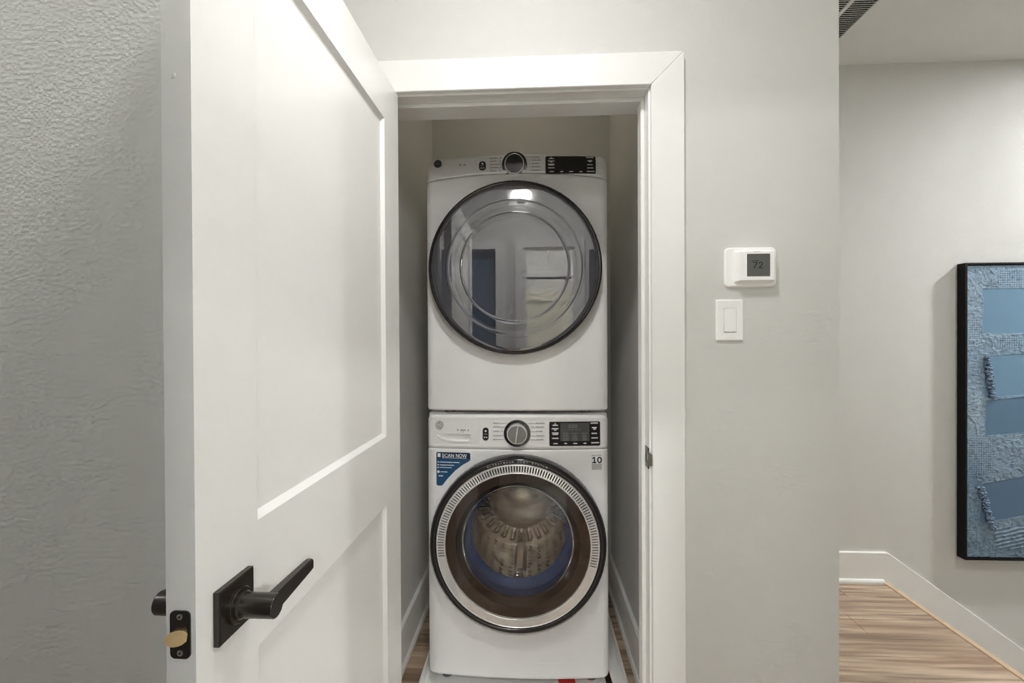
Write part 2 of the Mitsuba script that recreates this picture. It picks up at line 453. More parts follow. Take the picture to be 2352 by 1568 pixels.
note('door_1', 'white two-panel closet door standing open with a dark bronze lever', kind='structure')
slab = mf(bx(0, DW, -DT, 0, DZ0, DZ1))
holes = [(0.114, DW - 0.114, 1.116, DZ1 - 0.117), (0.114, DW - 0.114, 0.25, 0.942)]
dep, bev = 0.0085, 0.010
for u0, u1, z0, z1 in holes:
    slab = slab - mf(bx(u0 + bev, u1 - bev, -DT - 0.01, 0.01, z0 + bev, z1 - bev))
    for v0, v1 in ((0.0, -dep), (-DT, -DT + dep)):
        e = 0.002 if v0 == 0 else -0.002
        q = e / dep * bev * (1 if v0 == 0 else -1)
        slab = slab - hull([(u, v0 + e, z) for u in (u0 - q, u1 + q) for z in (z0 - q, z1 + q)] + [(u, v1, z) for u in (u0 + bev, u1 - bev) for z in (z0 + bev, z1 - bev)])
add('door_1__frame', dxf(slab), 'door_paint')
for i, (u0, u1, z0, z1) in enumerate(holes):
    add('door_1__panel' + ('' if i == 0 else f'_{i:03d}'), dxf(bx(u0 + bev - 0.0005, u1 - bev + 0.0005, -DT + dep, -dep, z0 + bev - 0.0005, z1 - bev + 0.0005)), 'door_paint')
# latch on the door's edge
UE = DW
zl = 1.032
lp = prism_y(rrect(-DT / 2 - 0.0118, -DT / 2 + 0.0118, zl - 0.027, zl + 0.027, 0.006), 0, 0.0016)
def edge(m):  # (x: across the edge, y: out of the edge, z)
    t = tm(m).copy()
    v = t.vertices.copy()
    t.vertices = np.stack([UE + v[:, 1], v[:, 0], v[:, 2]], 1)
    return dxf(t)
add('door_1__latch_plate', edge(lp), 'bronze', 'dark latch plate on the door edge')
bolt = mf(lathe([(0, -0.002), (0.0095, -0.002), (0.0095, 0.0125), (0, 0.0125)], -DT / 2, zl - 0.001, n=40))
_n = np.array([-0.60, -1.0, 0.10]); _p = np.array([-DT / 2, 0.0068, zl - 0.001])
bolt = bolt.trim_by_plane(tuple(_n / np.linalg.norm(_n)), float(_n @ _p / np.linalg.norm(_n)))
add('door_1__latch_plate__latch_bolt', edge(bolt), 'brass', 'brass latch bolt')
for i, dz in enumerate((0.0205, -0.0205)):
    s = lathe([(0.0018, 0.0012), (0.0034, 0.0012), (0.0034, 0.0022), (0.0018, 0.0028)], -DT / 2, zl + dz, n=20)
    add('door_1__latch_plate__screw' + ('' if i == 0 else '_001'), edge(s), 'nickel', 'bright screw ring' if i == 0 else None, smooth=40)
# levers
zr, ur = 1.031, 0.702


def lever(prefix, sgn):
    def v(m):
        t = tm(m).copy()
        q = t.vertices.copy()
        t.vertices = np.stack([ur + q[:, 0], (q[:, 1] if sgn > 0 else -DT - q[:, 1]), zr + q[:, 2]], 1)
        return dxf(t)
    add(prefix, v(hull([(a * (0.0325 - c), d, b * (0.0325 - c)) for a in (-1, 1) for b in (-1, 1) for d, c in ((0.0, 0), (0.007, 0), (0.0085, 0.0015))])), 'bronze',
        'dark oil-rubbed bronze lever handle on a square rosette' if sgn > 0 else None)
    ring = lambda r0, r1, d0, d1: lathe([(r0, d0), (r1, d0), (r1, d1 - 0.001), (r1 - 0.001, d1), (r0, d1)], 0, 0, n=48)
    # lathe runs about Y, which is the outward axis here
    add(prefix + '__collar', v(ring(0.010, 0.0215, 0.0085, 0.0135)), 'bronze', smooth=40)
    add(prefix + '__hub', v(lathe([(0, 0.0135), (0.0165, 0.0135), (0.0165, 0.016), (0.0148, 0.018), (0.0146, 0.058), (0.0138, 0.0592), (0, 0.0592)], 0, 0, n=48)), 'bronze', smooth=40)
    # blade runs from the hub end back towards the hinge (u decreasing)
    P = []
    for u, y0, y1, hz, zc in ((0.004, 0.043, 0.0590, 0.0115, 0.0022), (-0.030, 0.0455, 0.0585, 0.0098, 0.0040), (-0.088, 0.0455, 0.0580, 0.0082, 0.0050), (-0.0955, 0.0460, 0.0575, 0.0076, 0.0050)):
        c = 0.0022
        for yy, cc in ((y0, c), (y0 + c, 0), (y1 - c, 0), (y1, c)):
            P += [(u, yy, zc + hz - cc), (u, yy, zc - hz + cc)]
    add(prefix + '__lever', v(hull(P)), 'bronze')


lever('door_1__lever_handle', 1)
lever('door_1__lever_handle_001', -1)
add('door_1__paint_dimple', edge(lathe([(0, 0.0), (0.0032, 0.0), (0.0026, 0.0011), (0, 0.0014)], -DT / 2 - 0.003, 1.661, n=16)), 'door_paint', smooth=40)
for i, z in enumerate((0.2, 1.02, 1.84)):
    hg = m3.Manifold.cylinder(0.09, 0.006, 0.006, 20).translate((XL + 0.004, -0.010, z))
    add('door_1__hinge' + ('' if i == 0 else f'_{i:03d}'), tm(hg), 'bronze', smooth=40)

# ------------------------------------------------------------------ laundry machines
YM = 0.452           # front plane of the machines at mid width
XM = -0.063
HW = 0.3505


def yf(x, z=None):
    """bow of the machine fronts in plan, with rounded corners"""
    t = np.abs((np.asarray(x) - XM) / HW)
    bow = 0.020 * t ** 2
    c = np.clip((t - 0.915) / 0.085, 0, 1)
    return bow + 0.030 * (1 - np.sqrt(np.clip(1 - c ** 2, 0, 1)))


def on_front(m, length=0.02):
    return warp_y(m, lambda x, z: yf(x), length)


def mark(poly, y0=-0.0007, y1=0.002, yoff=0.0):
    return on_front(prism_y(poly, YM + y0 + yoff, YM + y1 + yoff), 0.03)


def bars(rects):
    return unary_union([sbox(*r) for r in rects])


R_OPEN = 0.305
# --- the washer
WX, WZ = -0.061, 0.597
note('washing_machine', 'white front-load washing machine with a chrome-ringed round door, below the dryer', 'washing machine')
low = pillow(rrect(XM - HW, XM + HW, 0.0705, 0.9425, 0.012), [(YM, 0.006), (YM + 0.002, 0.002), (YM + 0.006, 0.0), (YM + 0.05, 0.0)])
low = mf(low) - mf(disc_y(WX, WZ, R_OPEN, YM - 0.02, YM + 0.08, 96))
add('washing_machine__front_panel', on_front(low), 'enamel', smooth=35)


def crown_poly(z0, z1, dip, r):
    x0, x1 = XM - HW, XM + HW
    xs = np.linspace(x0, x1, 41)
    top = [(x, z1 - dip * ((x - XM) / HW) ** 2) for x in xs]
    P = Polygon([(x0, z0), (x1, z0)] + top[::-1])
    q = P.buffer(-r).buffer(r, quad_segs=8)
    return unary_union([q, sbox(x0, z0, x1, z0 + r * 1.2)])


cp = pillow(crown_poly(0.9440, 1.0755, 0.006, 0.026), [(YM + 0.001, 0.016), (YM - 0.001, 0.0105), (YM + 0.0015, 0.0035), (YM + 0.006, 0.0), (YM + 0.052, 0.0)])
# pocket of the drawer pull
pull = Polygon([(-0.374, 1.000), (-0.241, 1.000), (-0.240, 0.978), (-0.250, 0.972), (-0.31, 0.974), (-0.355, 0.982), (-0.374, 0.993)])
cp = mf(cp) - mf(prism_y(pull, YM - 0.02, YM + 0.022))
drawer_line = bars([(-0.2085, 0.945, -0.2075, 1.062)])
cp = cp - mf(prism_y(drawer_line, YM - 0.02, YM + 0.004))
add('washing_machine__control_panel', on_front(cp), 'panel_white', smooth=35)
add('washing_machine__drawer_pull', mark(pull.buffer(0.004), 0.0185, 0.021), 'panel_white')
add('washing_machine__drawer_lip', on_front(prism_y(Polygon([(-0.372, 0.9935), (-0.352, 0.982), (-0.31, 0.9745), (-0.250, 0.9725), (-0.243, 0.978), (-0.250, 0.970), (-0.31, 0.968), (-0.35, 0.975)]), YM - 0.0025, YM + 0.004), 0.03), 'panel_white')


def badge(prefix, x, z, dark, lightm, rx=0.0155):
    add(prefix, on_front(disc_y(x, z, rx, YM - 0.0022, YM + 0.002, 40), 0.03), dark, 'round badge', smooth=40)
    ring = on_front(lathe([(rx * 0.70, YM - 0.0028), (rx * 0.80, YM - 0.0028), (rx * 0.80, YM - 0.001), (rx * 0.70, YM - 0.001)], x, z, n=32), 0)
    swirl = []
    for s in (0, 1):
        a = np.linspace(0, 2 * np.pi, 15)
        px = x + (-1) ** s * rx * 0.22 + rx * 0.24 * np.cos(a + s * np.pi / 2)
        pz = z + rx * 0.10 * np.sin(2 * a) + rx * 0.26 * np.sin(a + s * np.pi / 2)
        swirl.append(tube(np.stack([px, np.full(15, YM - 0.0024), pz], 1) + np.array([0, 0.0, 0]) + np.stack([0 * px, yf(px), 0 * px], 1), 0.0009, 5))
    add(prefix + '__monogram', cat(ring, *swirl), lightm)


badge('washing_machine__badge', -0.361, 1.034, 'seam_grey', 'print_white')


def keypad(prefix, x, z, w, h, mat):
    add(prefix, mark(rrect(x - w / 2, x + w / 2, z - h / 2, z + h / 2, w * 0.46), -0.0015), mat, smooth=40)
    pts = unary_union([Point(x, z + h * 0.24).buffer(0.0042), sbox(x - 0.007, z - 0.0007, x + 0.007, z + 0.0007), Point(x - 0.0042, z - h * 0.26).buffer(0.003), Point(x + 0.0042, z - h * 0.26).buffer(0.003)])
    add(prefix + '__print', mark(pts, -0.0021, -0.0010), 'print_white')


keypad('washing_machine__power_keypad', -0.1815, 1.002, 0.022, 0.048, 'black_matt')


def legends(prefix, x, zs, w, mat, seed, tick):
    """rows of tiny illegible print with a hairline to the dial"""
    r = random.Random(seed)
    rects = []
    for z, tk in zip(zs, tick):
        a = x
        end = x + w * r.uniform(0.72, 1.0)
        while a < end:
            b = min(a + r.uniform(0.004, 0.010), end)
            rects.append((a, z - 0.0013, b, z + 0.0013))
            a = b + 0.0012
        rects.append((tk[0], z - 0.0003, tk[1], z + 0.0003))
    add(prefix, mark(bars(rects), -0.0005 - 0.0010, 0.001), mat)


zs = [1.0440, 1.0300, 1.0135, 0.9970, 0.9820]
legends('washing_machine__cycle_print', -0.153, zs, 0.030, 'print_grey', 1, [(-0.128, -0.098), (-0.128, -0.108), (-0.128, -0.112), (-0.128, -0.110), (-0.128, -0.105)])
legends('washing_machine__cycle_print_001', 0.009, zs, 0.034, 'print_grey', 2, [(-0.018, 0.006), (-0.010, 0.006), (-0.008, 0.006), (-0.010, 0.006), (-0.016, 0.006)])
add('washing_machine__capacity_print', mark(bars([(-0.292, 1.013, -0.288, 1.018), (-0.279, 1.0135, -0.270, 1.0175), (-0.268, 1.0135, -0.259, 1.0175), (-0.250, 1.012, -0.247, 1.018), (-0.272, 1.007, -0.268, 1.0095)]), -0.0016, 0.001), 'print_grey')


def dial(prefix, x, z, cap):
    b = yf(x) + YM
    add(prefix, lathe([(0.0, 0.002), (0.0505, 0.002), (0.0505, -0.003), (0.049, -0.0048), (0.0425, -0.0052), (0.0425, 0.0), (0.0, 0.0)], x, z, b, 72), 'black_gloss', 'round cycle dial', smooth=40)
    add(prefix + '__rim', lathe([(0.0, 0.0), (0.0425, 0.0), (0.0415, -0.006), (0.0375, -0.0215), (0.0360, -0.0235), (0.0335, -0.0238), (0.0335, -0.020), (0.0, -0.020)], x, z, b, 72), 'bright_metal', 'bright dial rim', smooth=40)
    add(prefix + '__cap', lathe([(0.0, -0.0195), (0.0333, -0.0195), (0.0333, -0.0228), (0.0320, -0.0240), (0.0, -0.0245)], x, z, b, 72), cap, smooth=40)
    add(prefix + '__pointer', hull([(x + 0.004 + dx, b + dy, z + 0.0325) for dx in (-0.0022, 0.0022) for dy in (-0.0232, -0.0262)] + [(x - 0.006 + dx, b + dy, z - 0.0325) for dx in (-0.0014, 0.0014) for dy in (-0.0232, -0.0250)]), 'bright_metal' if cap == 'satin_steel' else 'black_gloss')


dial('washing_machine__dial', -0.0615, 1.0055, 'satin_steel')


def display(prefix, x0, x1, z0, z1, lit):
    add(prefix, mark(rrect(x0, x1, z0, z1, 0.005), -0.0016), 'black_gloss' if not lit else 'black_matt', 'dark control display', smooth=40)
    w, h = x1 - x0, z1 - z0
    f = lambda a, b: (x0 + a * w, z1 - b * h)
    keys = []
    def key(a, b, ww, hh=0.05):
        cx, cz = f(a, b)
        keys.append((cx - ww * w / 2, cz - hh * h / 2, cx + ww * w / 2, cz + hh * h / 2))
    for a, b, ww in [(0.115, 0.08, 0.03), (0.115, 0.14, 0.11), (0.11, 0.28, 0.135), (0.115, 0.34, 0.05), (0.115, 0.46, 0.13), (0.115, 0.52, 0.11), (0.115, 0.68, 0.13), (0.12, 0.90, 0.09),
                     (0.32, 0.90, 0.06), (0.51, 0.90, 0.08), (0.70, 0.90, 0.06), (0.885, 0.06, 0.15), (0.885, 0.25, 0.10), (0.89, 0.31, 0.05), (0.885, 0.49, 0.11), (0.89, 0.68, 0.13), (0.90, 0.88, 0.16)]:
        key(a, b, ww)
    add(prefix + '__key_print', mark(bars(keys), -0.0022, -0.001), 'print_white')
    if lit:
        a0, a1 = f(0.215, 0.80), f(0.79, 0.05)
        add(prefix + '__screen', mark(sbox(a0[0], a0[1], a1[0], a1[1]), -0.0020, -0.001), 'lcd_panel')
        cx, cz = f(0.47, 0.255)
        dg = [text_y(s, 0.014, cx + o, cz, YM - 0.0022, 0.0006) for s, o in (('8', -0.0135), (':', -0.0065), ('8', 0.0005), ('8', 0.0115))]
        t = cat(*dg)
        t.vertices[:, 1] += yf(t.vertices[:, 0])
        add(prefix + '__digits', t, 'print_dim')
        rr = random.Random(5)
        small = []
        for a, b, ww in [(0.26, 0.33, 0.02), (0.38, 0.33, 0.03), (0.45, 0.33, 0.04), (0.53, 0.33, 0.04), (0.60, 0.33, 0.03)] + [(c, d, rr.uniform(0.06, 0.13)) for c in (0.32, 0.50, 0.69) for d in (0.48, 0.56, 0.63, 0.70, 0.76)]:
            cx, cz = f(a, b)
            small.append((cx - ww * w / 2, cz - 0.0011, cx + ww * w / 2, cz + 0.0011))
        add(prefix + '__screen_print', mark(bars(small), -0.0026, -0.0015), 'print_dim')


display('washing_machine__display', 0.0605, 0.2525, 0.9580, 1.0490, True)

# stickers on the washer (part of it: they move with it)
stk = Polygon([(-0.374, 0.800), (-0.352, 0.800), (-0.330, 0.828), (-0.300, 0.860), (-0.270, 0.883), (-0.241, 0.900), (-0.2415, 0.929), (-0.374, 0.929)]).buffer(-0.006).buffer(0.006)
add('washing_machine__blue_sticker', mark(stk.buffer(0.0022), -0.0006, 0.001), 'sticker_white', 'blue scan sticker with white lettering')
add('washing_machine__blue_sticker__ground', mark(stk, -0.0010, 0.0), 'sticker_blue')
add('washing_machine__blue_sticker__header', mark(Polygon([(-0.3735, 0.9058), (-0.243, 0.9058), (-0.242, 0.9285), (-0.3735, 0.9285)]).buffer(-0.004).buffer(0.004), -0.0013, 0.0), 'sticker_navy')
tx = text_y('SCAN NOW', 0.0125, -0.3525, 0.911, YM - 0.0014, 0.0006, 'l', True)
tx.vertices[:, 0] = -0.3525 + (tx.vertices[:, 0] + 0.3525) * (0.098 / (tx.vertices[:, 0].max() + 0.3525))
tx.vertices[:, 1] += yf(tx.vertices[:, 0])
lines = bars([(-0.3695, 0.910, -0.3575, 0.925), (-0.352, 0.9068, -0.256, 0.9085), (-0.362, 0.8895, -0.283, 0.8925), (-0.362, 0.8785, -0.304, 0.8815), (-0.362, 0.8690, -0.313, 0.8715), (-0.358, 0.8520, -0.331, 0.8548), (-0.366, 0.8360, -0.347, 0.8392)]
             ).union(unary_union([Point(-0.3675, zz).buffer(0.0028) for zz in (0.891, 0.880, 0.870)])).union(Point(-0.3665, 0.8535).buffer(0.0052))
add('washing_machine__blue_sticker__lettering', cat(tx, mark(lines, -0.0019, -0.001)), 'sticker_white')
add('washing_machine__warranty_sticker', mark(sbox(0.2205, 0.866, 0.2585, 0.9215), -0.0006, 0.001), 'sticker_grey', 'small grey sticker with a 10')
add('washing_machine__warranty_sticker__ground', mark(sbox(0.2215, 0.889, 0.2575, 0.9180), -0.0010, 0.0), 'sticker_white')
t10 = text_y('10', 0.0215, 0.2405, 0.8925, YM - 0.0013, 0.0006, 'c', True, 1.05)
t10.vertices[:, 1] += yf(t10.vertices[:, 0])
add('washing_machine__warranty_sticker__number', t10, 'black_matt')
# pump flap at the bottom right
fl = sbox(0.0175 - 0.036, 0.084, 0.118, 0.1335)
add('washing_machine__pump_flap', mark(rrect(-0.018, 0.1155, 0.0800, 0.1330, 0.003), -0.0009, 0.001), 'enamel')
add('washing_machine__base', on_front(pillow(rrect(XM - HW + 0.004, XM + HW - 0.004, 0.0580, 0.0690, 0.003), [(YM + 0.016, 0.002), (YM + 0.018, 0.0), (YM + 0.05, 0.0)])), 'enamel', smooth=35)
for i, (x, y_) in enumerate([(-0.35, 0.55), (0.225, 0.55), (-0.35, 1.15), (0.225, 1.15)]):
    add('washing_machine__foot' + ('' if i == 0 else f'_{i:03d}'), m3.Manifold.cylinder(0.052, 0.022, 0.018, 24).translate((x, y_, 0.0125)), 'rubber_grey', smooth=40)

# washer door
DB = YM
Y = lambda y: DB + y
add('washing_machine__door', lathe([(0.302, 0.01), (0.330, 0.01), (0.331, -0.020), (0.3275, -0.040), (0.322, -0.047), (0.315, -0.0495), (0.3085, -0.0475), (0.304, -0.042), (0.302, -0.036)], WX, WZ, DB, 144), 'black_gloss', 'round door with a black outer ring', smooth=40)
# chrome vent ring with slots over its upper part
ring = lathe([(0.2685, -0.0470), (0.2692, -0.0500), (0.2708, -0.0508), (0.2724, -0.0498), (0.2732, -0.0478), (0.2985, -0.0466), (0.2995, -0.0482), (0.3010, -0.0490), (0.3025, -0.0480), (0.3035, -0.0455), (0.3045, -0.042), (0.3045, -0.030), (0.2685, -0.030)], WX, WZ, DB, 180)
slots = []
NS = 180
for i in range(NS):
    a = 2 * math.pi * i / NS
    deg = math.degrees(a)
    if 104 < deg < 262:
        continue
    c = np.array([math.sin(a), math.cos(a)])
    tdir = np.array([math.cos(a), -math.sin(a)])
    hw = 0.0024
    q = [(WX + c[0] * rr + tdir[0] * s * hw, WZ + c[1] * rr + tdir[1] * s * hw) for rr, s in ((0.2745, -1), (0.2970, -1), (0.2970, 1), (0.2745, 1))]
    slots.append(hull([(p[0], yy, p[1]) for p in q for yy in (DB - 0.06, DB - 0.0375)]))
ring = mf(ring) - m3.Manifold.batch_boolean(slots, m3.OpType.Add)
add('washing_machine__door__vent_ring', ring, 'silver_ring', 'chrome ring with radial vent slots', smooth=30)
add('washing_machine__door__vent_backing', lathe([(0.2695, -0.0378), (0.3040, -0.0378), (0.3040, -0.0300), (0.2695, -0.0300)], WX, WZ, DB, 96), 'black_matt')
# arc lettering above the vent ring
letters = []
s = 'ULTRAFRESH VENT SYSTEM'
for i, ch in enumerate(s):
    if ch == ' ':
        continue
    a = math.radians((i - (len(s) - 1) / 2) * 1.92)
    m = meshkit.text_mesh(ch, 0.0066, 0.0005)
    v = m.vertices.copy()
    v[:, 0] -= (v[:, 0].max() + v[:, 0].min()) / 2
    rr = 0.3122 + v[:, 1] - 0.0022
    m.vertices = np.stack([WX + rr * math.sin(a) + v[:, 0] * math.cos(a), DB - 0.0497 - v[:, 2], WZ + rr * math.cos(a) - v[:, 0] * math.sin(a)], 1)
    letters.append(m)
add('washing_machine__door__ring_lettering', cat(*letters), 'print_white')
# tinted flat cover with a brown-black border, glass bowl behind it
add('washing_machine__door__cover', lathe([(0, -0.0455), (0.10, -0.0453), (0.20, -0.0446), (0.2690, -0.0430)], WX, WZ, DB, 144, closed=False), 'smoke_glass', 'tinted glass cover', smooth=True)
add('washing_machine__door__border', lathe([(0.2685, -0.040), (0.2320, -0.034), (0.2140, -0.012), (0.2140, 0.0), (0.2685, 0.0)], WX, WZ, DB, 144), 'lens_brown', 'dark brown glossy border', smooth=30)
scene['bowl_glass'] = {'type': 'dielectric', 'int_ior': 1.5}
add('washing_machine__door__glass_bowl', lathe([(0.2150, -0.012), (0.2142, 0.012), (0.204, 0.046), (0.184, 0.078), (0.158, 0.098), (0.135, 0.106), (0.07, 0.110), (0.0, 0.1115), (0.0, 0.101), (0.07, 0.0985), (0.128, 0.0945), (0.150, 0.0875), (0.174, 0.069), (0.194, 0.040), (0.2055, 0.010), (0.2070, -0.012)], WX, WZ, DB, 160), 'bowl_glass', 'clear glass bowl', smooth=50)
add('washing_machine__gasket', lathe([(0.2165, 0.002), (0.222, 0.002), (0.232, 0.03), (0.226, 0.055), (0.238, 0.075), (0.238, 0.095), (0.205, 0.090), (0.196, 0.098), (0.190, 0.092), (0.200, 0.078), (0.222, 0.066), (0.214, 0.045), (0.219, 0.025)], WX, WZ, DB, 128), 'gasket_blue', 'blue-grey rubber door gasket', smooth=50)
# drum: ribbed steel with dimples
na, ny = 360, 60
A = np.arange(na) * 2 * np.pi / na
yy = np.linspace(0.10, 0.50, ny)
rr = 0.245 + 0.004 * (np.cos(A[None, :] * 36) > 0.35) * (np.cos(yy[:, None] * 2 * np.pi / 0.034) > 0.2)
V = np.stack([WX + rr * np.sin(A), DB + np.repeat(yy[:, None], na, 1), WZ + rr * np.cos(A)], -1).reshape(-1, 3)
i, j = np.meshgrid(np.arange(ny - 1), np.arange(na), indexing='ij')
a_, b_, c_, d_ = i * na + j, i * na + (j + 1) % na, (i + 1) * na + (j + 1) % na, (i + 1) * na + j
F = np.vstack([np.stack([a_, c_, b_], -1).reshape(-1, 3), np.stack([a_, d_, c_], -1).reshape(-1, 3)])
add('washing_machine__drum', trimesh.Trimesh(V, F, process=False), 'drum_steel', 'perforated steel drum', smooth=True)
nr = 40
rad = np.linspace(0.0, 0.249, nr)
bk = 0.50 - 0.03 * np.clip(1 - (rad / 0.16) ** 2, 0, 1)
Yb = bk[:, None] - 0.007 * (np.cos(A[None, :] * 30) > 0.2) * ((rad[:, None] > 0.17) & (rad[:, None] < 0.22))
V = np.stack([WX + rad[:, None] * np.sin(A), DB + Yb, WZ + rad[:, None] * np.cos(A)], -1).reshape(-1, 3)
i, j = np.meshgrid(np.arange(nr - 1), np.arange(na), indexing='ij')
a_, b_, c_, d_ = i * na + j, i * na + (j + 1) % na, (i + 1) * na + (j + 1) % na, (i + 1) * na + j
F = np.vstack([np.stack([a_, b_, c_], -1).reshape(-1, 3), np.stack([a_, c_, d_], -1).reshape(-1, 3)])
add('washing_machine__drum__back_plate', trimesh.Trimesh(V, F, process=False), 'drum_steel', smooth=True)
for q in range(3):
    a = math.radians(180 + 120 * q)
    P = []
    for y0_, h in ((0.12, 0.012), (0.18, 0.05), (0.42, 0.05), (0.48, 0.012)):
        for s_, rr_ in ((-0.03, 0.246), (0.03, 0.246), (-0.012, 0.246 - h), (0.012, 0.246 - h)):
            P.append((WX + rr_ * math.sin(a) + s_ * math.cos(a), DB + y0_, WZ + rr_ * math.cos(a) - s_ * math.sin(a)))
    add('washing_machine__drum__paddle' + ('' if q == 0 else f'_{q:03d}'), hull(P), 'drum_steel')
# hollow cabinet: cut the carcass open for the drum
carc = rbx(XM - HW + 0.003, XM + HW - 0.003, YM + 0.052, CB - 0.06, 0.063, 1.0757, 0.004) - mf(disc_y(WX, WZ, 0.256, YM, YM + 0.53, 96))
add('washing_machine__cabinet', carc, 'enamel', smooth=40)

# --- the dryer
DX, DZ = -0.067, 1.628
note('clothes_dryer', 'white front-load clothes dryer with a dark round glass door, stacked on the washer', 'dryer')
carc = rbx(XM - HW + 0.003, XM + HW - 0.003, YM + 0.052, CB - 0.06, 1.091, 2.045, 0.004) - mf(disc_y(DX, DZ, 0.256, YM, YM + 0.30, 96))
add('clothes_dryer__cabinet', carc, 'enamel', smooth=40)
lowp = Polygon([(XM - HW, 1.090)] + [(XM + HW, 1.090)] + [(XM + HW * t, 1.9665 + 0.022 * (1 - abs(t) ** 2.5)) for t in np.linspace(1, -1, 41)]).buffer(-0.010).buffer(0.010)
low = pillow(lowp, [(YM, 0.006), (YM + 0.002, 0.002), (YM + 0.006, 0.0), (YM + 0.05, 0.0)])
low = mf(low) - mf(disc_y(DX, DZ, R_OPEN, YM - 0.02, YM + 0.08, 96))
add('clothes_dryer__front_panel', on_front(low), 'enamel', smooth=35)
x0, x1 = XM - HW, XM + HW
zb = lambda t: 1.9685 + 0.022 * (1 - abs(t) ** 2.5)
cpoly = Polygon([(XM + HW * t, zb(t)) for t in np.linspace(-1, 1, 41)] + [(XM + HW * t, 2.068 - 0.012 * t * t) for t in np.linspace(1, -1, 41)])
cpoly = unary_union([cpoly.buffer(-0.024).buffer(0.024, quad_segs=8), cpoly.intersection(sbox(x0, 1.9, x1, 2.012))])


def dry_tilt(x, z):
    return yf(x) + 0.16 * np.clip(z - 1.975, 0, None)


cp = pillow(cpoly, [(YM + 0.001, 0.012), (YM + 0.0005, 0.0065), (YM + 0.003, 0.0025), (YM + 0.0075, 0.0), (YM + 0.045, 0.0)])
add('clothes_dryer__control_panel', warp_y(cp, dry_tilt), 'panel_white', smooth=35)
_yf = yf
yf = lambda x, z=None: _yf(x) if z is None else dry_tilt(x, z)


def on_front(m, length=0.02):
    return warp_y(m, lambda x, z: dry_tilt(x, z), length)


def badge2(prefix, x, z, rx=0.0150):
    add(prefix, on_front(disc_y(x, z, rx, YM - 0.0022, YM + 0.002, 40), 0.03), 'black_gloss', 'round black badge', smooth=40)
    ring = on_front(mf(lathe([(rx * 0.72, YM - 0.0028), (rx * 0.80, YM - 0.0028), (rx * 0.80, YM - 0.001), (rx * 0.72, YM - 0.001)], x, z, n=32)), 0)
    a = np.linspace(0, 2 * np.pi, 15)
    px, pz = x + rx * 0.38 * np.cos(a), z + rx * 0.25 * np.sin(2 * a)
    sw = tube(np.stack([px, YM - 0.0024 + dry_tilt(px, pz), pz], 1), 0.0009, 5)
    add(prefix + '__monogram', cat(ring, sw), 'print_grey')


badge2('clothes_dryer__badge', -0.364, 2.0405)
keypad('clothes_dryer__power_keypad', -0.1895, 2.0235, 0.026, 0.036, 'black_gloss')
zs = [2.0525, 2.0410, 2.0275, 2.0145, 2.0010]
legends('clothes_dryer__cycle_print', -0.161, zs, 0.036, 'print_grey', 3, [(-0.126, -0.115)] * 5)
legends('clothes_dryer__cycle_print_001', -0.002, zs, 0.036, 'print_grey', 4, [(-0.012, -0.006)] * 5)
add('clothes_dryer__capacity_print', mark(bars([(-0.279, 2.0295, -0.271, 2.0335), (-0.263, 2.027, -0.260, 2.032), (-0.258, 2.027, -0.255, 2.0345)]), -0.0016, 0.001), 'print_grey')
display('clothes_dryer__display', 0.0505, 0.2405, 1.9870, 2.0555, False)
# dial stands square to the tilted panel
def ddial():
    x, z = -0.067, 2.0235
    before = set(scene)
    b = YM + dry_tilt(x, z)
    tilt = math.atan(0.16)
    R = trimesh.transformations.rotation_matrix(tilt, [1, 0, 0], [x, b, z])
    def put(n, m, mat, lab=None):
        t = tm(m).copy(); t.apply_transform(R)
        add(n, t, mat, lab, smooth=40)
    p = 'clothes_dryer__dial'
    put(p, lathe([(0.0, 0.002), (0.0475, 0.002), (0.0475, -0.003), (0.046, -0.0048), (0.0405, -0.0052), (0.0405, 0.0), (0.0, 0.0)], x, z, b, 72), 'black_gloss', 'round cycle dial')
    put(p + '__rim', lathe([(0.0, 0.0), (0.0405, 0.0), (0.0400, -0.006), (0.0365, -0.0240), (0.0350, -0.0260), (0.0335, -0.0263), (0.0335, -0.022), (0.0, -0.022)], x, z, b, 72), 'bright_metal', 'bright dial rim')
    put(p + '__cap', lathe([(0.0, -0.0215), (0.0333, -0.0215), (0.0333, -0.0258), (0.0320, -0.0272), (0.0, -0.0278)], x, z, b, 72), 'black_gloss')
ddial()

# dryer door
add('clothes_dryer__door', lathe([(0.300, 0.01), (0.3215, 0.01), (0.3235, -0.012), (0.3225, -0.034), (0.3190, -0.0400), (0.3150, -0.0415), (0.3110, -0.0400), (0.3090, -0.036), (0.3000, -0.034)], DX, DZ, DB, 144), 'black_gloss', 'round door with a black rim', smooth=40)
# glass: shallow dome with two pressed steps
prof = [(0, -0.0475)]
for r_ in np.linspace(0.005, 0.3095, 260):
    e = max(0.0, r_ - 0.297)
    prof.append((r_, -0.0475 + 18.0 * e * e - 0.0007 * math.exp(-((r_ - 0.199) / 0.0022) ** 2) - 0.0005 * math.exp(-((r_ - 0.246) / 0.002) ** 2)))
add('clothes_dryer__door__glass', lathe(prof, DX, DZ, DB, 128, closed=False), 'coated_glass', 'dark mirrored glass', smooth=True)
add('clothes_dryer__door__trim_ring', lathe([(0.2985, -0.036), (0.3090, -0.0385), (0.3090, -0.030), (0.2985, -0.028)], DX, DZ, DB, 144), 'rubber_grey', smooth=40)
bowl = [(0.3090, -0.030), (0.262, -0.026), (0.258, -0.018), (0.236, -0.014), (0.232, 0.012), (0.214, 0.030), (0.208, 0.046), (0.19, 0.054), (0.10, 0.058), (0, 0.058), (0, 0.062), (0.21, 0.060), (0.236, 0.020), (0.245, -0.005), (0.3090, -0.02)]
add('clothes_dryer__door__inner_bowl', lathe(bowl, DX, DZ, DB, 144), 'bowl_grey', 'grey stepped inner bowl', smooth=30)
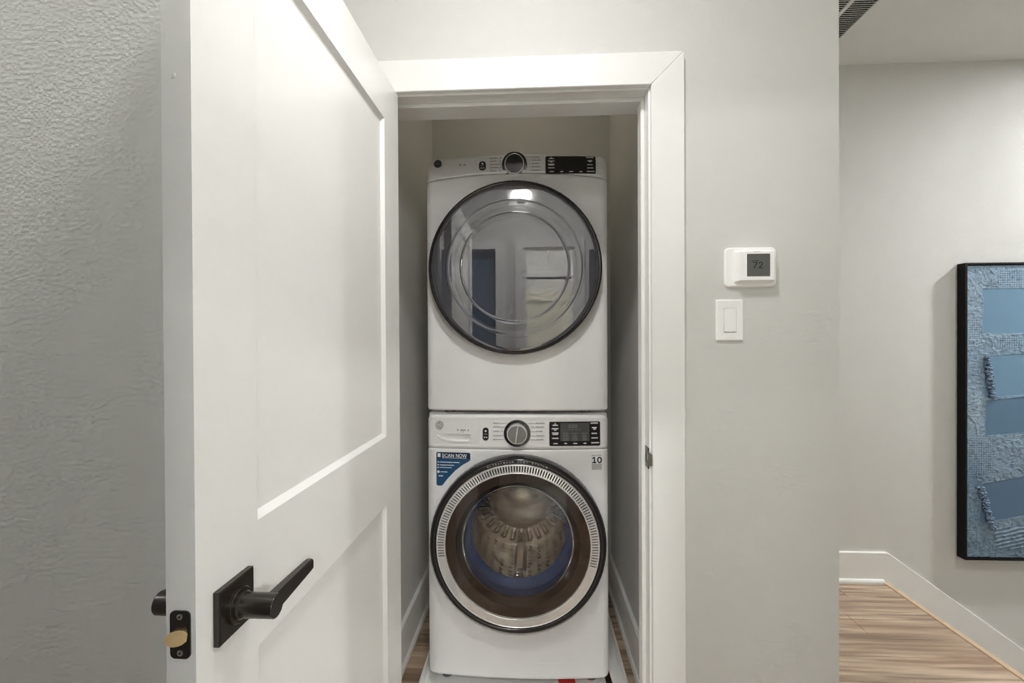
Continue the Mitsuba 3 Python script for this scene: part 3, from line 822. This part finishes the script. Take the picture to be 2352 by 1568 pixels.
# stacking gap parts
for i, (x, y_) in enumerate([(-0.33, 0.53), (0.205, 0.53), (-0.33, 1.15), (0.205, 1.15)]):
    add('clothes_dryer__foot' + ('' if i == 0 else f'_{i:03d}'), m3.Manifold.cylinder(0.0152, 0.02, 0.02, 24).translate((x, y_, 1.0760)), 'rubber_grey', smooth=40)

# ------------------------------------------------------------------ drain pan and the red tag in it
pan_o = rbx(-0.447, 0.360, 0.30, 1.10, 0.0005, 0.052, 0.012)
pan_i = rbx(-0.437, 0.350, 0.31, 1.09, 0.012, 0.10, 0.012)
add('drain_pan', pan_o - pan_i, 'plastic_white', 'white plastic drain pan on the floor under the washing machine', 'drain pan', smooth=40)

# ------------------------------------------------------------------ thermostat and switch
TX0, TX1, TZ0, TZ1 = 0.5205, 0.657, 1.5005, 1.608
note('thermostat', 'white thermostat with a grey display on the wall right of the closet', 'thermostat')
add('thermostat__back_plate', pillow(rrect(TX0, TX1, TZ0, TZ1, 0.013), [(-0.0085, 0.004), (-0.007, 0.0012), (-0.005, 0.0), (0.0, 0.0)], step=0.003), 'plastic_white', smooth=40)
add('thermostat__body', mf(pillow(rrect(0.5430, 0.6490, 1.5085, 1.6010, 0.009), [(-0.0290, 0.0085), (-0.0275, 0.0065), (-0.017, 0.0035), (-0.006, 0.0)], step=0.003)) - mf(bx(0.5695, 0.6300, -0.04, -0.0255, 1.5265, 1.5865)), 'plastic_white', smooth=40)
add('thermostat__screen', bx(0.5695, 0.6300, -0.0275, -0.0250, 1.5265, 1.5865), 'lcd_grey', 'dark grey display showing 72')
add('thermostat__screen__digits', text_y('72', 0.0165, 0.5985, 1.5485, -0.0276, 0.0004), 'black_matt')
add('thermostat__screen__small_print', prism_y(bars([(0.582, 1.5675, 0.586, 1.5690), (0.5885, 1.5675, 0.600, 1.5690)]), -0.0280, -0.0272), 'black_matt')
add('thermostat__name_print', prism_y(bars([(0.5855, 1.5915, 0.590, 1.5928), (0.5908, 1.5915, 0.599, 1.5928), (0.5998, 1.5915, 0.6050, 1.5928)]), -0.0292, -0.0275), 'print_grey')

note('light_switch', 'white rocker light switch on the wall below the thermostat', 'light switch')
SX0, SX1, SZ0, SZ1 = 0.4985, 0.5710, 1.3545, 1.4680
sw = pillow(rrect(SX0, SX1, SZ0, SZ1, 0.0025), [(-0.0062, 0.0042), (-0.0058, 0.0030), (-0.003, 0.0), (0.0, 0.0)], step=0.002)
sw = mf(sw) - mf(bx(0.5178, 0.5517, -0.02, -0.0035, 1.3776, 1.4449))
add('light_switch__plate', sw, 'plastic_white', smooth=40)
rock = hull([(x, y_, z) for x in (0.5190, 0.5505) for y_, z in ((-0.0035, 1.3790), (-0.0035, 1.4440), (-0.0064, 1.3790), (-0.0078, 1.3815), (-0.0050, 1.4115), (-0.0066, 1.4440))])
add('light_switch__rocker', rock, 'plastic_white')
add('light_switch__rocker_line', bx(0.5195, 0.5500, -0.0050, -0.0034, 1.3778, 1.3790), 'print_grey')
for i, z in enumerate((1.4560, 1.3660)):
    add('light_switch__screw' + ('' if i == 0 else '_001'), cat(disc_y(0.5347, z, 0.0030, -0.0072, -0.004, 20)), 'plastic_white', smooth=40)

# ------------------------------------------------------------------ painting on the far wall
note('painting', 'large abstract blue textured painting in a black floater frame above the stairs', 'painting')
PX0, PX1, PZ0, PZ1 = 2.338, 3.42, 0.152, 1.762
PD, PF = 0.048, YB - 0.002
fw = 0.010
outer = mf(bx(PX0, PX1, PF - PD, PF, PZ0, PZ1)) - mf(bx(PX0 + fw, PX1 - fw, PF - PD - 0.01, PF - 0.012, PZ0 + fw, PZ1 - fw))
add('painting__frame', outer, 'frame_black', 'black box frame')
cx0, cx1, cz0, cz1 = PX0 + fw + 0.004, PX1 - fw - 0.004, PZ0 + fw + 0.004, PZ1 - fw - 0.004
nx, nz = 420, 600
gx, gz = np.meshgrid(np.linspace(cx0, cx1, nx), np.linspace(cz0, cz1, nz))
s_ = (gx - PX0) / 0.29            # 1 where the photograph cuts the picture
t_ = (PZ1 - gz) / (PZ1 - PZ0)     # 0 at the top, 1 at the bottom
p3 = np.stack([gx, gz, 0 * gx], -1)
nz_ = lambda f, o=3, sd=0: meshkit.fbm(p3 * f, o, sd) - 0.5
# smooth colour fields with torn edges, textured paste elsewhere
def field(xa, za0, za1, slope, soft=0.004):
    d = np.minimum(np.minimum(gx - (PX0 + xa) + 0.02 * nz_(30), (PZ1 - za0 + slope * (gx - PX0 - xa)) - gz), gz - (PZ1 - za1 + slope * (gx - PX0 - xa)))
    return np.clip(d / soft, 0, 1)


H = PZ1 - PZ0
f1 = field(0.095, 0.085 * H, 0.24 * H, 0.0)
f2 = field(0.105, 0.312 * H, 0.455 * H, 0.06)
f3 = field(0.110, 0.462 * H, 0.585 * H, 0.10)
f4 = field(0.085, 0.745 * H, 0.880 * H, 0.20)
fields = np.maximum.reduce([f1, f2, f3, f4])
wp = np.stack([gx * 0.55 + 0.02 * nz_(14, 2, 31), gz + 0.02 * nz_(14, 2, 33), 0 * gx], -1)
ridge = 1 - np.abs(meshkit.fbm(wp * 62, 2, 3) - 0.5) * 2 / 0.5
paste = 0.0022 * np.clip(ridge, 0, 1) ** 6 + 0.0026 * nz_(110, 3, 5) + 0.003 * nz_(18, 2, 6) + 0.002 * np.clip(1 - np.abs(np.sin(gx * 9 + 5 * nz_(8, 2, 9) + gz * 3)) * 8, 0, 1)
mesh_patch = lambda xa, xb, za, zb_: np.clip(np.minimum(np.minimum(gx - PX0 - xa, PX0 + xb - gx), np.minimum(PZ1 - za * H - gz, gz - (PZ1 - zb_ * H))) / 0.01, 0, 1)
weave = 0.0022 * (0.5 + 0.5 * np.sin(gx * 520 + 2 * nz_(20))) * (0.5 + 0.5 * np.sin(gz * 520 + 3 * nz_(25)))
wmask = np.maximum.reduce([mesh_patch(0.00, 0.16, 0.58, 0.72), mesh_patch(0.0, 0.09, 0.185, 0.26), mesh_patch(0.17, 0.33, 0.02, 0.085), mesh_patch(0.17, 0.33, 0.245, 0.29)])
lines_ = mesh_patch(0.155, 0.40, 0.885, 0.965) * 0.004 * np.clip(np.sin((gz - 0.25 * gx) * 300 + 1.5 * nz_(18)), 0, 1)
hgt = (1 - fields) * (paste * (1 - wmask) + weave * wmask + 0.0008) + lines_ + 0.0006 * nz_(15, 2, 8) * fields
edge_r = 0.0018 * np.exp(-((fields - 0.4) / 0.25) ** 2)
hgt = hgt + edge_r
V = np.stack([gx, np.full_like(gx, PF - PD + 0.009) - hgt, gz], -1).reshape(-1, 3)
i, j = np.meshgrid(np.arange(nz - 1), np.arange(nx - 1), indexing='ij')
a_ = i * nx + j
F = np.vstack([np.stack([a_, a_ + 1, a_ + nx + 1], -1).reshape(-1, 3), np.stack([a_, a_ + nx + 1, a_ + nx], -1).reshape(-1, 3)])
pale, mid, deep = np.array([0.24, 0.325, 0.40]), np.array([0.135, 0.225, 0.315]), np.array([0.060, 0.125, 0.215])
tone = np.clip(0.5 + 1.2 * nz_(5, 3, 11), 0, 1)
col = pale * tone[..., None] + mid * (1 - tone[..., None])
low_t = np.clip((t_ - 0.45) * 2, 0, 1)[..., None]
col = col * (1 - 0.30 * low_t)
ff = (np.clip(f1 + f2, 0, 1)[..., None] * np.array([0.125, 0.225, 0.325]) + f3[..., None] * np.array([0.085, 0.155, 0.235]) + f4[..., None] * np.array([0.075, 0.130, 0.200])) / np.maximum(1e-6, (f1 + f2 + f3 + f4)[..., None])
col = np.where((fields > 0)[..., None], col * (1 - fields[..., None]) + ff * fields[..., None], col)
col = col * (1 - 0.35 * np.clip(-nz_(70, 2, 21) * 3, 0, 1)[..., None] * (1 - fields[..., None]))
scene['canvas_paint'] = {'type': 'twosided', 'b': {'type': 'principled', 'base_color': {'type': 'mesh_attribute', 'name': 'vertex_color'}, 'roughness': 0.5, 'specular': 0.35}}
add('painting__canvas', trimesh.Trimesh(V, F, process=False), 'canvas_paint', 'blue canvas with raised texture', smooth=True, color=col.reshape(-1, 3))
pr('paste_blue', (0.10, 0.15, 0.22), 0.55)
backing = bx(cx0, cx1, PF - PD + 0.0125, PF - 0.011, cz0, cz1)
add('painting__backing', backing, 'black_matt')


def rope(x0, z0, x1, z1, key):
    """a lumpy braided bead of paste"""
    r = random.Random(key)
    ms = []
    for i in range(150):
        t = r.random()
        ball = trimesh.creation.icosphere(1, r.uniform(0.0045, 0.0085))
        ball.vertices *= 1 + 0.35 * (meshkit.fbm(ball.vertices * 160 + i * 3.7, 2, i)[:, None] - 0.5) * 2
        ball.apply_scale((r.uniform(0.8, 1.6), 1.0, r.uniform(0.6, 1.0)))
        off = r.uniform(-0.017, 0.017)
        ball.apply_translation((x0 + (x1 - x0) * t + off, PF - PD + 0.006 - r.uniform(0.0, 0.010) * (1 - abs(off) / 0.02), z0 + (z1 - z0) * t))
        ms.append(ball)
    add(key, cat(*ms), 'paste_blue', 'thick braided bead of paint' if key.endswith('rope') else None, smooth=True)


zz = lambda t: PZ1 - t * H
rope(PX0 + 0.110, zz(0.315), PX0 + 0.145, zz(0.452), 'painting__paint_rope')
rope(PX0 + 0.085, zz(0.755), PX0 + 0.145, zz(0.895), 'painting__paint_rope_001')

# ------------------------------------------------------------------ return-air grille on the ceiling
note('ceiling_vent', 'pale louvred air vent on the ceiling near the wall corner', 'vent')
VX0, VX1, VY0, VY1 = 1.30, 1.562, 0.45, 1.17
fr = mf(bx(VX0 - 0.012, VX1, VY0 - 0.022, VY1 + 0.022, HC - 0.008, HC)) - mf(bx(VX0 + 0.008, 1.429, VY0, VY1, HC - 0.02, HC + 0.01)) - mf(bx(1.447, VX1 - 0.010, VY0, VY1, HC - 0.02, HC + 0.01))
add('ceiling_vent__frame', fr, 'trim_paint')
add('ceiling_vent__backing', bx(VX0 - 0.005, VX1 - 0.005, VY0 - 0.01, VY1 + 0.01, HC - 0.0006, HC - 0.0001), 'vent_grey')
slat = [mikit.ply(hull([(x, y_, z) for x in xx for y_, z in ((0.0042, -0.0018), (0.0048, -0.0030), (-0.0040, -0.0078), (-0.0052, -0.0066))]), 'trim_paint') for xx in ((VX0 + 0.0075, 1.4295), (1.4465, VX1 - 0.0095))]
k = 0
n_s = int((VY1 - VY0) / 0.0135)
for c in (1, 0):
    for i in range(n_s):
        nm = 'ceiling_vent__slat' if k == 0 else f'ceiling_vent__slat_{k:03d}'
        scene[nm] = {**slat[c], 'to_world': T4().translate([0, VY0 + 0.007 + i * 0.0135, HC])}
        k += 1

# ------------------------------------------------------------------ red tag on the pan
note('warning_tag', 'red printed tag lying under the front of the washing machine', 'tag')
def lay(m, x, y_, z, rot, tilt=0.0):
    t = tm(m).copy()
    t.apply_transform(trimesh.transformations.rotation_matrix(tilt, [1, 0, 0]))
    t.apply_transform(trimesh.transformations.rotation_matrix(rot, [0, 0, 1]))
    t.apply_translation((x, y_, z))
    return t
add('warning_tag__card', lay(bx(-0.105, 0.105, -0.06, 0.06, 0, 0.0015), 0.200, 0.525, 0.0140, 0.06), 'red_paper')
add('warning_tag__text_block', lay(bx(-0.04, 0.095, -0.045, 0.03, 0.0015, 0.0019), 0.200, 0.525, 0.0140, 0.06), 'paper', 'white printed block')
add('warning_tag__dark_strip', lay(bx(0.080, 0.103, -0.03, 0.055, 0.0019, 0.0023), 0.200, 0.525, 0.0140, 0.06), 'black_matt', 'black printed strip')

# ------------------------------------------------------------------ lamps
def lamp(key, mesh, power, label=None, weight=1.0, **k):
    scene[key] = {**mikit.ply(mesh, 'plastic_white', **k), 'emitter': {'type': 'area', 'sampling_weight': weight, 'radiance': {'type': 'rgb', 'value': power}}}
    note(key, label)


def ceiling_lamp(key, x, y_, z, power, label):
    note(key, label, 'lamp')
    add(key + '__canopy', m3.Manifold.cylinder(0.03, 0.065, 0.07, 40).translate((x, y_, HC - 0.03)), 'nickel', smooth=40)
    add(key + '__stem', m3.Manifold.cylinder(HC - 0.02 - z - 0.04, 0.009, 0.009, 16).translate((x, y_, z + 0.035)), 'nickel', smooth=40)
    add(key + '__pan', m3.Manifold.cylinder(0.022, 0.108, 0.108, 64).translate((x, y_, z + 0.018)), 'trim_paint', smooth=40)
    dome = m3.Manifold.sphere(0.10, 64).scale((1, 1, 0.16)) ^ m3.Manifold.cube((0.4, 0.4, 0.2), True).translate((0, 0, -0.1))
    lamp(key + '__shade', dome.translate((x, y_, z + 0.018)), power, weight=4.0 if x > -1 else 1.2, smooth=40)


ceiling_lamp('ceiling_lamp', -0.015, -0.745, 2.60, HALL_LAMP, 'semi-flush ceiling lamp with a glowing round shade in front of the closet')
ceiling_lamp('ceiling_lamp_001', -2.05, -1.02, 2.60, HALL_FILL, 'unseen semi-flush ceiling lamp with a round shade, added to fill the left hallway')  # unseen lamp added to brighten the wall left of the door
note('added_closet_light', 'small dim dome light added on the closet ceiling to lift the back wall', 'lamp')  # added lamp, itself out of view, raises the dark closet back wall
add('added_closet_light__base', m3.Manifold.cylinder(0.02, 0.08, 0.08, 48).translate((-0.06, 0.80, HC - 0.02)), 'trim_paint', smooth=40)
cdome = m3.Manifold.sphere(0.075, 48).scale((1, 1, 0.6)) ^ m3.Manifold.cube((0.4, 0.4, 0.2), True).translate((0, 0, -0.1))
lamp('added_closet_light__shade', cdome.translate((-0.06, 0.80, HC - 0.0202)), CLOSET_FILL, weight=0.5, smooth=40)
note('wall_sconce', 'half-round glowing wall sconce above the bathroom doorway behind the camera', 'lamp')
add('wall_sconce__base', m3.Manifold.cylinder(0.02, 0.05, 0.05, 48).rotate((90, 0, 0)).translate((-0.085, -1.39, 2.46)), 'nickel', smooth=40)
half = m3.Manifold.sphere(0.065, 64).scale((1.25, 1, 0.7)) ^ m3.Manifold.cube((0.4, 0.2, 0.4), True).translate((0, 0.1, 0))
lamp('wall_sconce__shade', half.translate((-0.085, -1.389, 2.46)), SCONCE, weight=0.9, smooth=40)
for key, x, y_, p in (('recessed_light', 3.62, 0.82, STAIR_LAMP), ('recessed_light_001', 2.55, -0.35, STAIR_LAMP_B), ('recessed_light_002', 0.22, -2.85, BATH_LAMP_B)):
    note(key, {'t': 'recessed ceiling light beside the painting wall', '1': 'recessed ceiling light over the landing', '2': 'recessed ceiling light above the bathtub'}[key[-1]], 'lamp')
    add(key + '__trim_ring', m3.Manifold.cylinder(0.006, 0.085, 0.09, 48).translate((x, y_, HC - 0.006)) - m3.Manifold.cylinder(0.03, 0.068, 0.068, 48).translate((x, y_, HC - 0.02)), 'trim_paint', smooth=40)
    lamp(key + '__lens', m3.Manifold.cylinder(0.003, 0.068, 0.068, 48).translate((x, y_, HC - 0.0045)), p)

# ------------------------------------------------------------------ what the shiny doors mirror: hallway doors and the bathroom behind the camera
def frame_around(keybase, x0, x1, z1, yface, label):
    struct(keybase, cat(cbx(x0 - 0.07, x0, yface, yface + 0.017, 0, z1 + 0.07), cbx(x1, x1 + 0.07, yface, yface + 0.017, 0, z1 + 0.07), cbx(x0, x1, yface, yface + 0.017, z1, z1 + 0.07)), 'trim_paint', label)


frame_around('trim_10', SD0, SD1, 2.05, -1.41, 'white casing around the slate blue door')
frame_around('trim_11', BD0, BD1, 2.06, -1.41, 'white casing around the bathroom doorway')
note('door_2', 'slate blue hallway door behind the camera', kind='structure')
add('door_2__leaf', cat(bx(SD0 + 0.004, SD1 - 0.004, -1.50, -1.465, 0.01, 2.045)), 'slate_door')
struct('trim_12', cat(bx(BD0 - 0.001, BD0 + 0.018, -1.53, -1.41, 0, 2.06), bx(BD1 - 0.018, BD1 + 0.001, -1.53, -1.41, 0, 2.06)), 'trim_paint', 'white jambs of the bathroom doorway')
note('bathtub', 'white bathtub in the bathroom behind the camera', 'bathtub')
add('bathtub__shell', rbx(-0.89, 1.29, -3.284, -2.52, 0.0, 0.56, 0.05) - rbx(-0.80, 1.20, -3.20, -2.61, 0.10, 0.80, 0.08), 'tub_white', smooth=40)
add('curtain_rod', tube([(-0.9, -2.55, 1.98), (1.3, -2.55, 1.98)], 0.013, 12), 'bronze', 'dark shower curtain rod above the bathtub', 'curtain rod', smooth=True)
for n, z in (('', 0.95), ('_001', 1.45)):
    add('tub_shelf' + n, cbx(0.34, 0.62, -3.2845, -3.17, z, z + 0.03, 0.004), 'tub_white', 'white corner shelf above the bathtub, ' + ('lower' if n == '' else 'upper'), 'shelf')
for n, x0_, side in (('', 0.60, 'right'), ('_001', -0.75, 'left')):
    note('added_bath_light' + n, f'added fill light on the bathroom wall with a long glowing diffuser, {side} of the two', 'lamp')  # both added as front fill through the doorway, outside the mirrored view
    add('added_bath_light' + n + '__housing', cbx(x0_, x0_ + 0.60, -3.2995, -3.215, 2.07, 2.19, 0.004), 'nickel')
    lamp('added_bath_light' + n + '__diffuser', bx(x0_ + 0.015, x0_ + 0.585, -3.2152, -3.205, 2.085, 2.175), BATH_FILL if n == '' else BATH_FILL_C, weight=1.6)
add('tub_surround', cat(cbx(-0.9, 1.3, -3.2995, -3.285, 0.55, 1.80, 0.003), cbx(-0.9, 1.3, -3.2995, -3.27, 1.80, 1.93, 0.006)), 'tub_cream', 'cream wall surround with a ledge above the bathtub', 'tub surround')
note('door_3', 'dark linen door right of the bathroom doorway behind the camera', kind='structure')
add('door_3__leaf', cbx(0.43, 0.80, -1.411, -1.395, 0.01, 2.04, 0.003), 'black_matt')
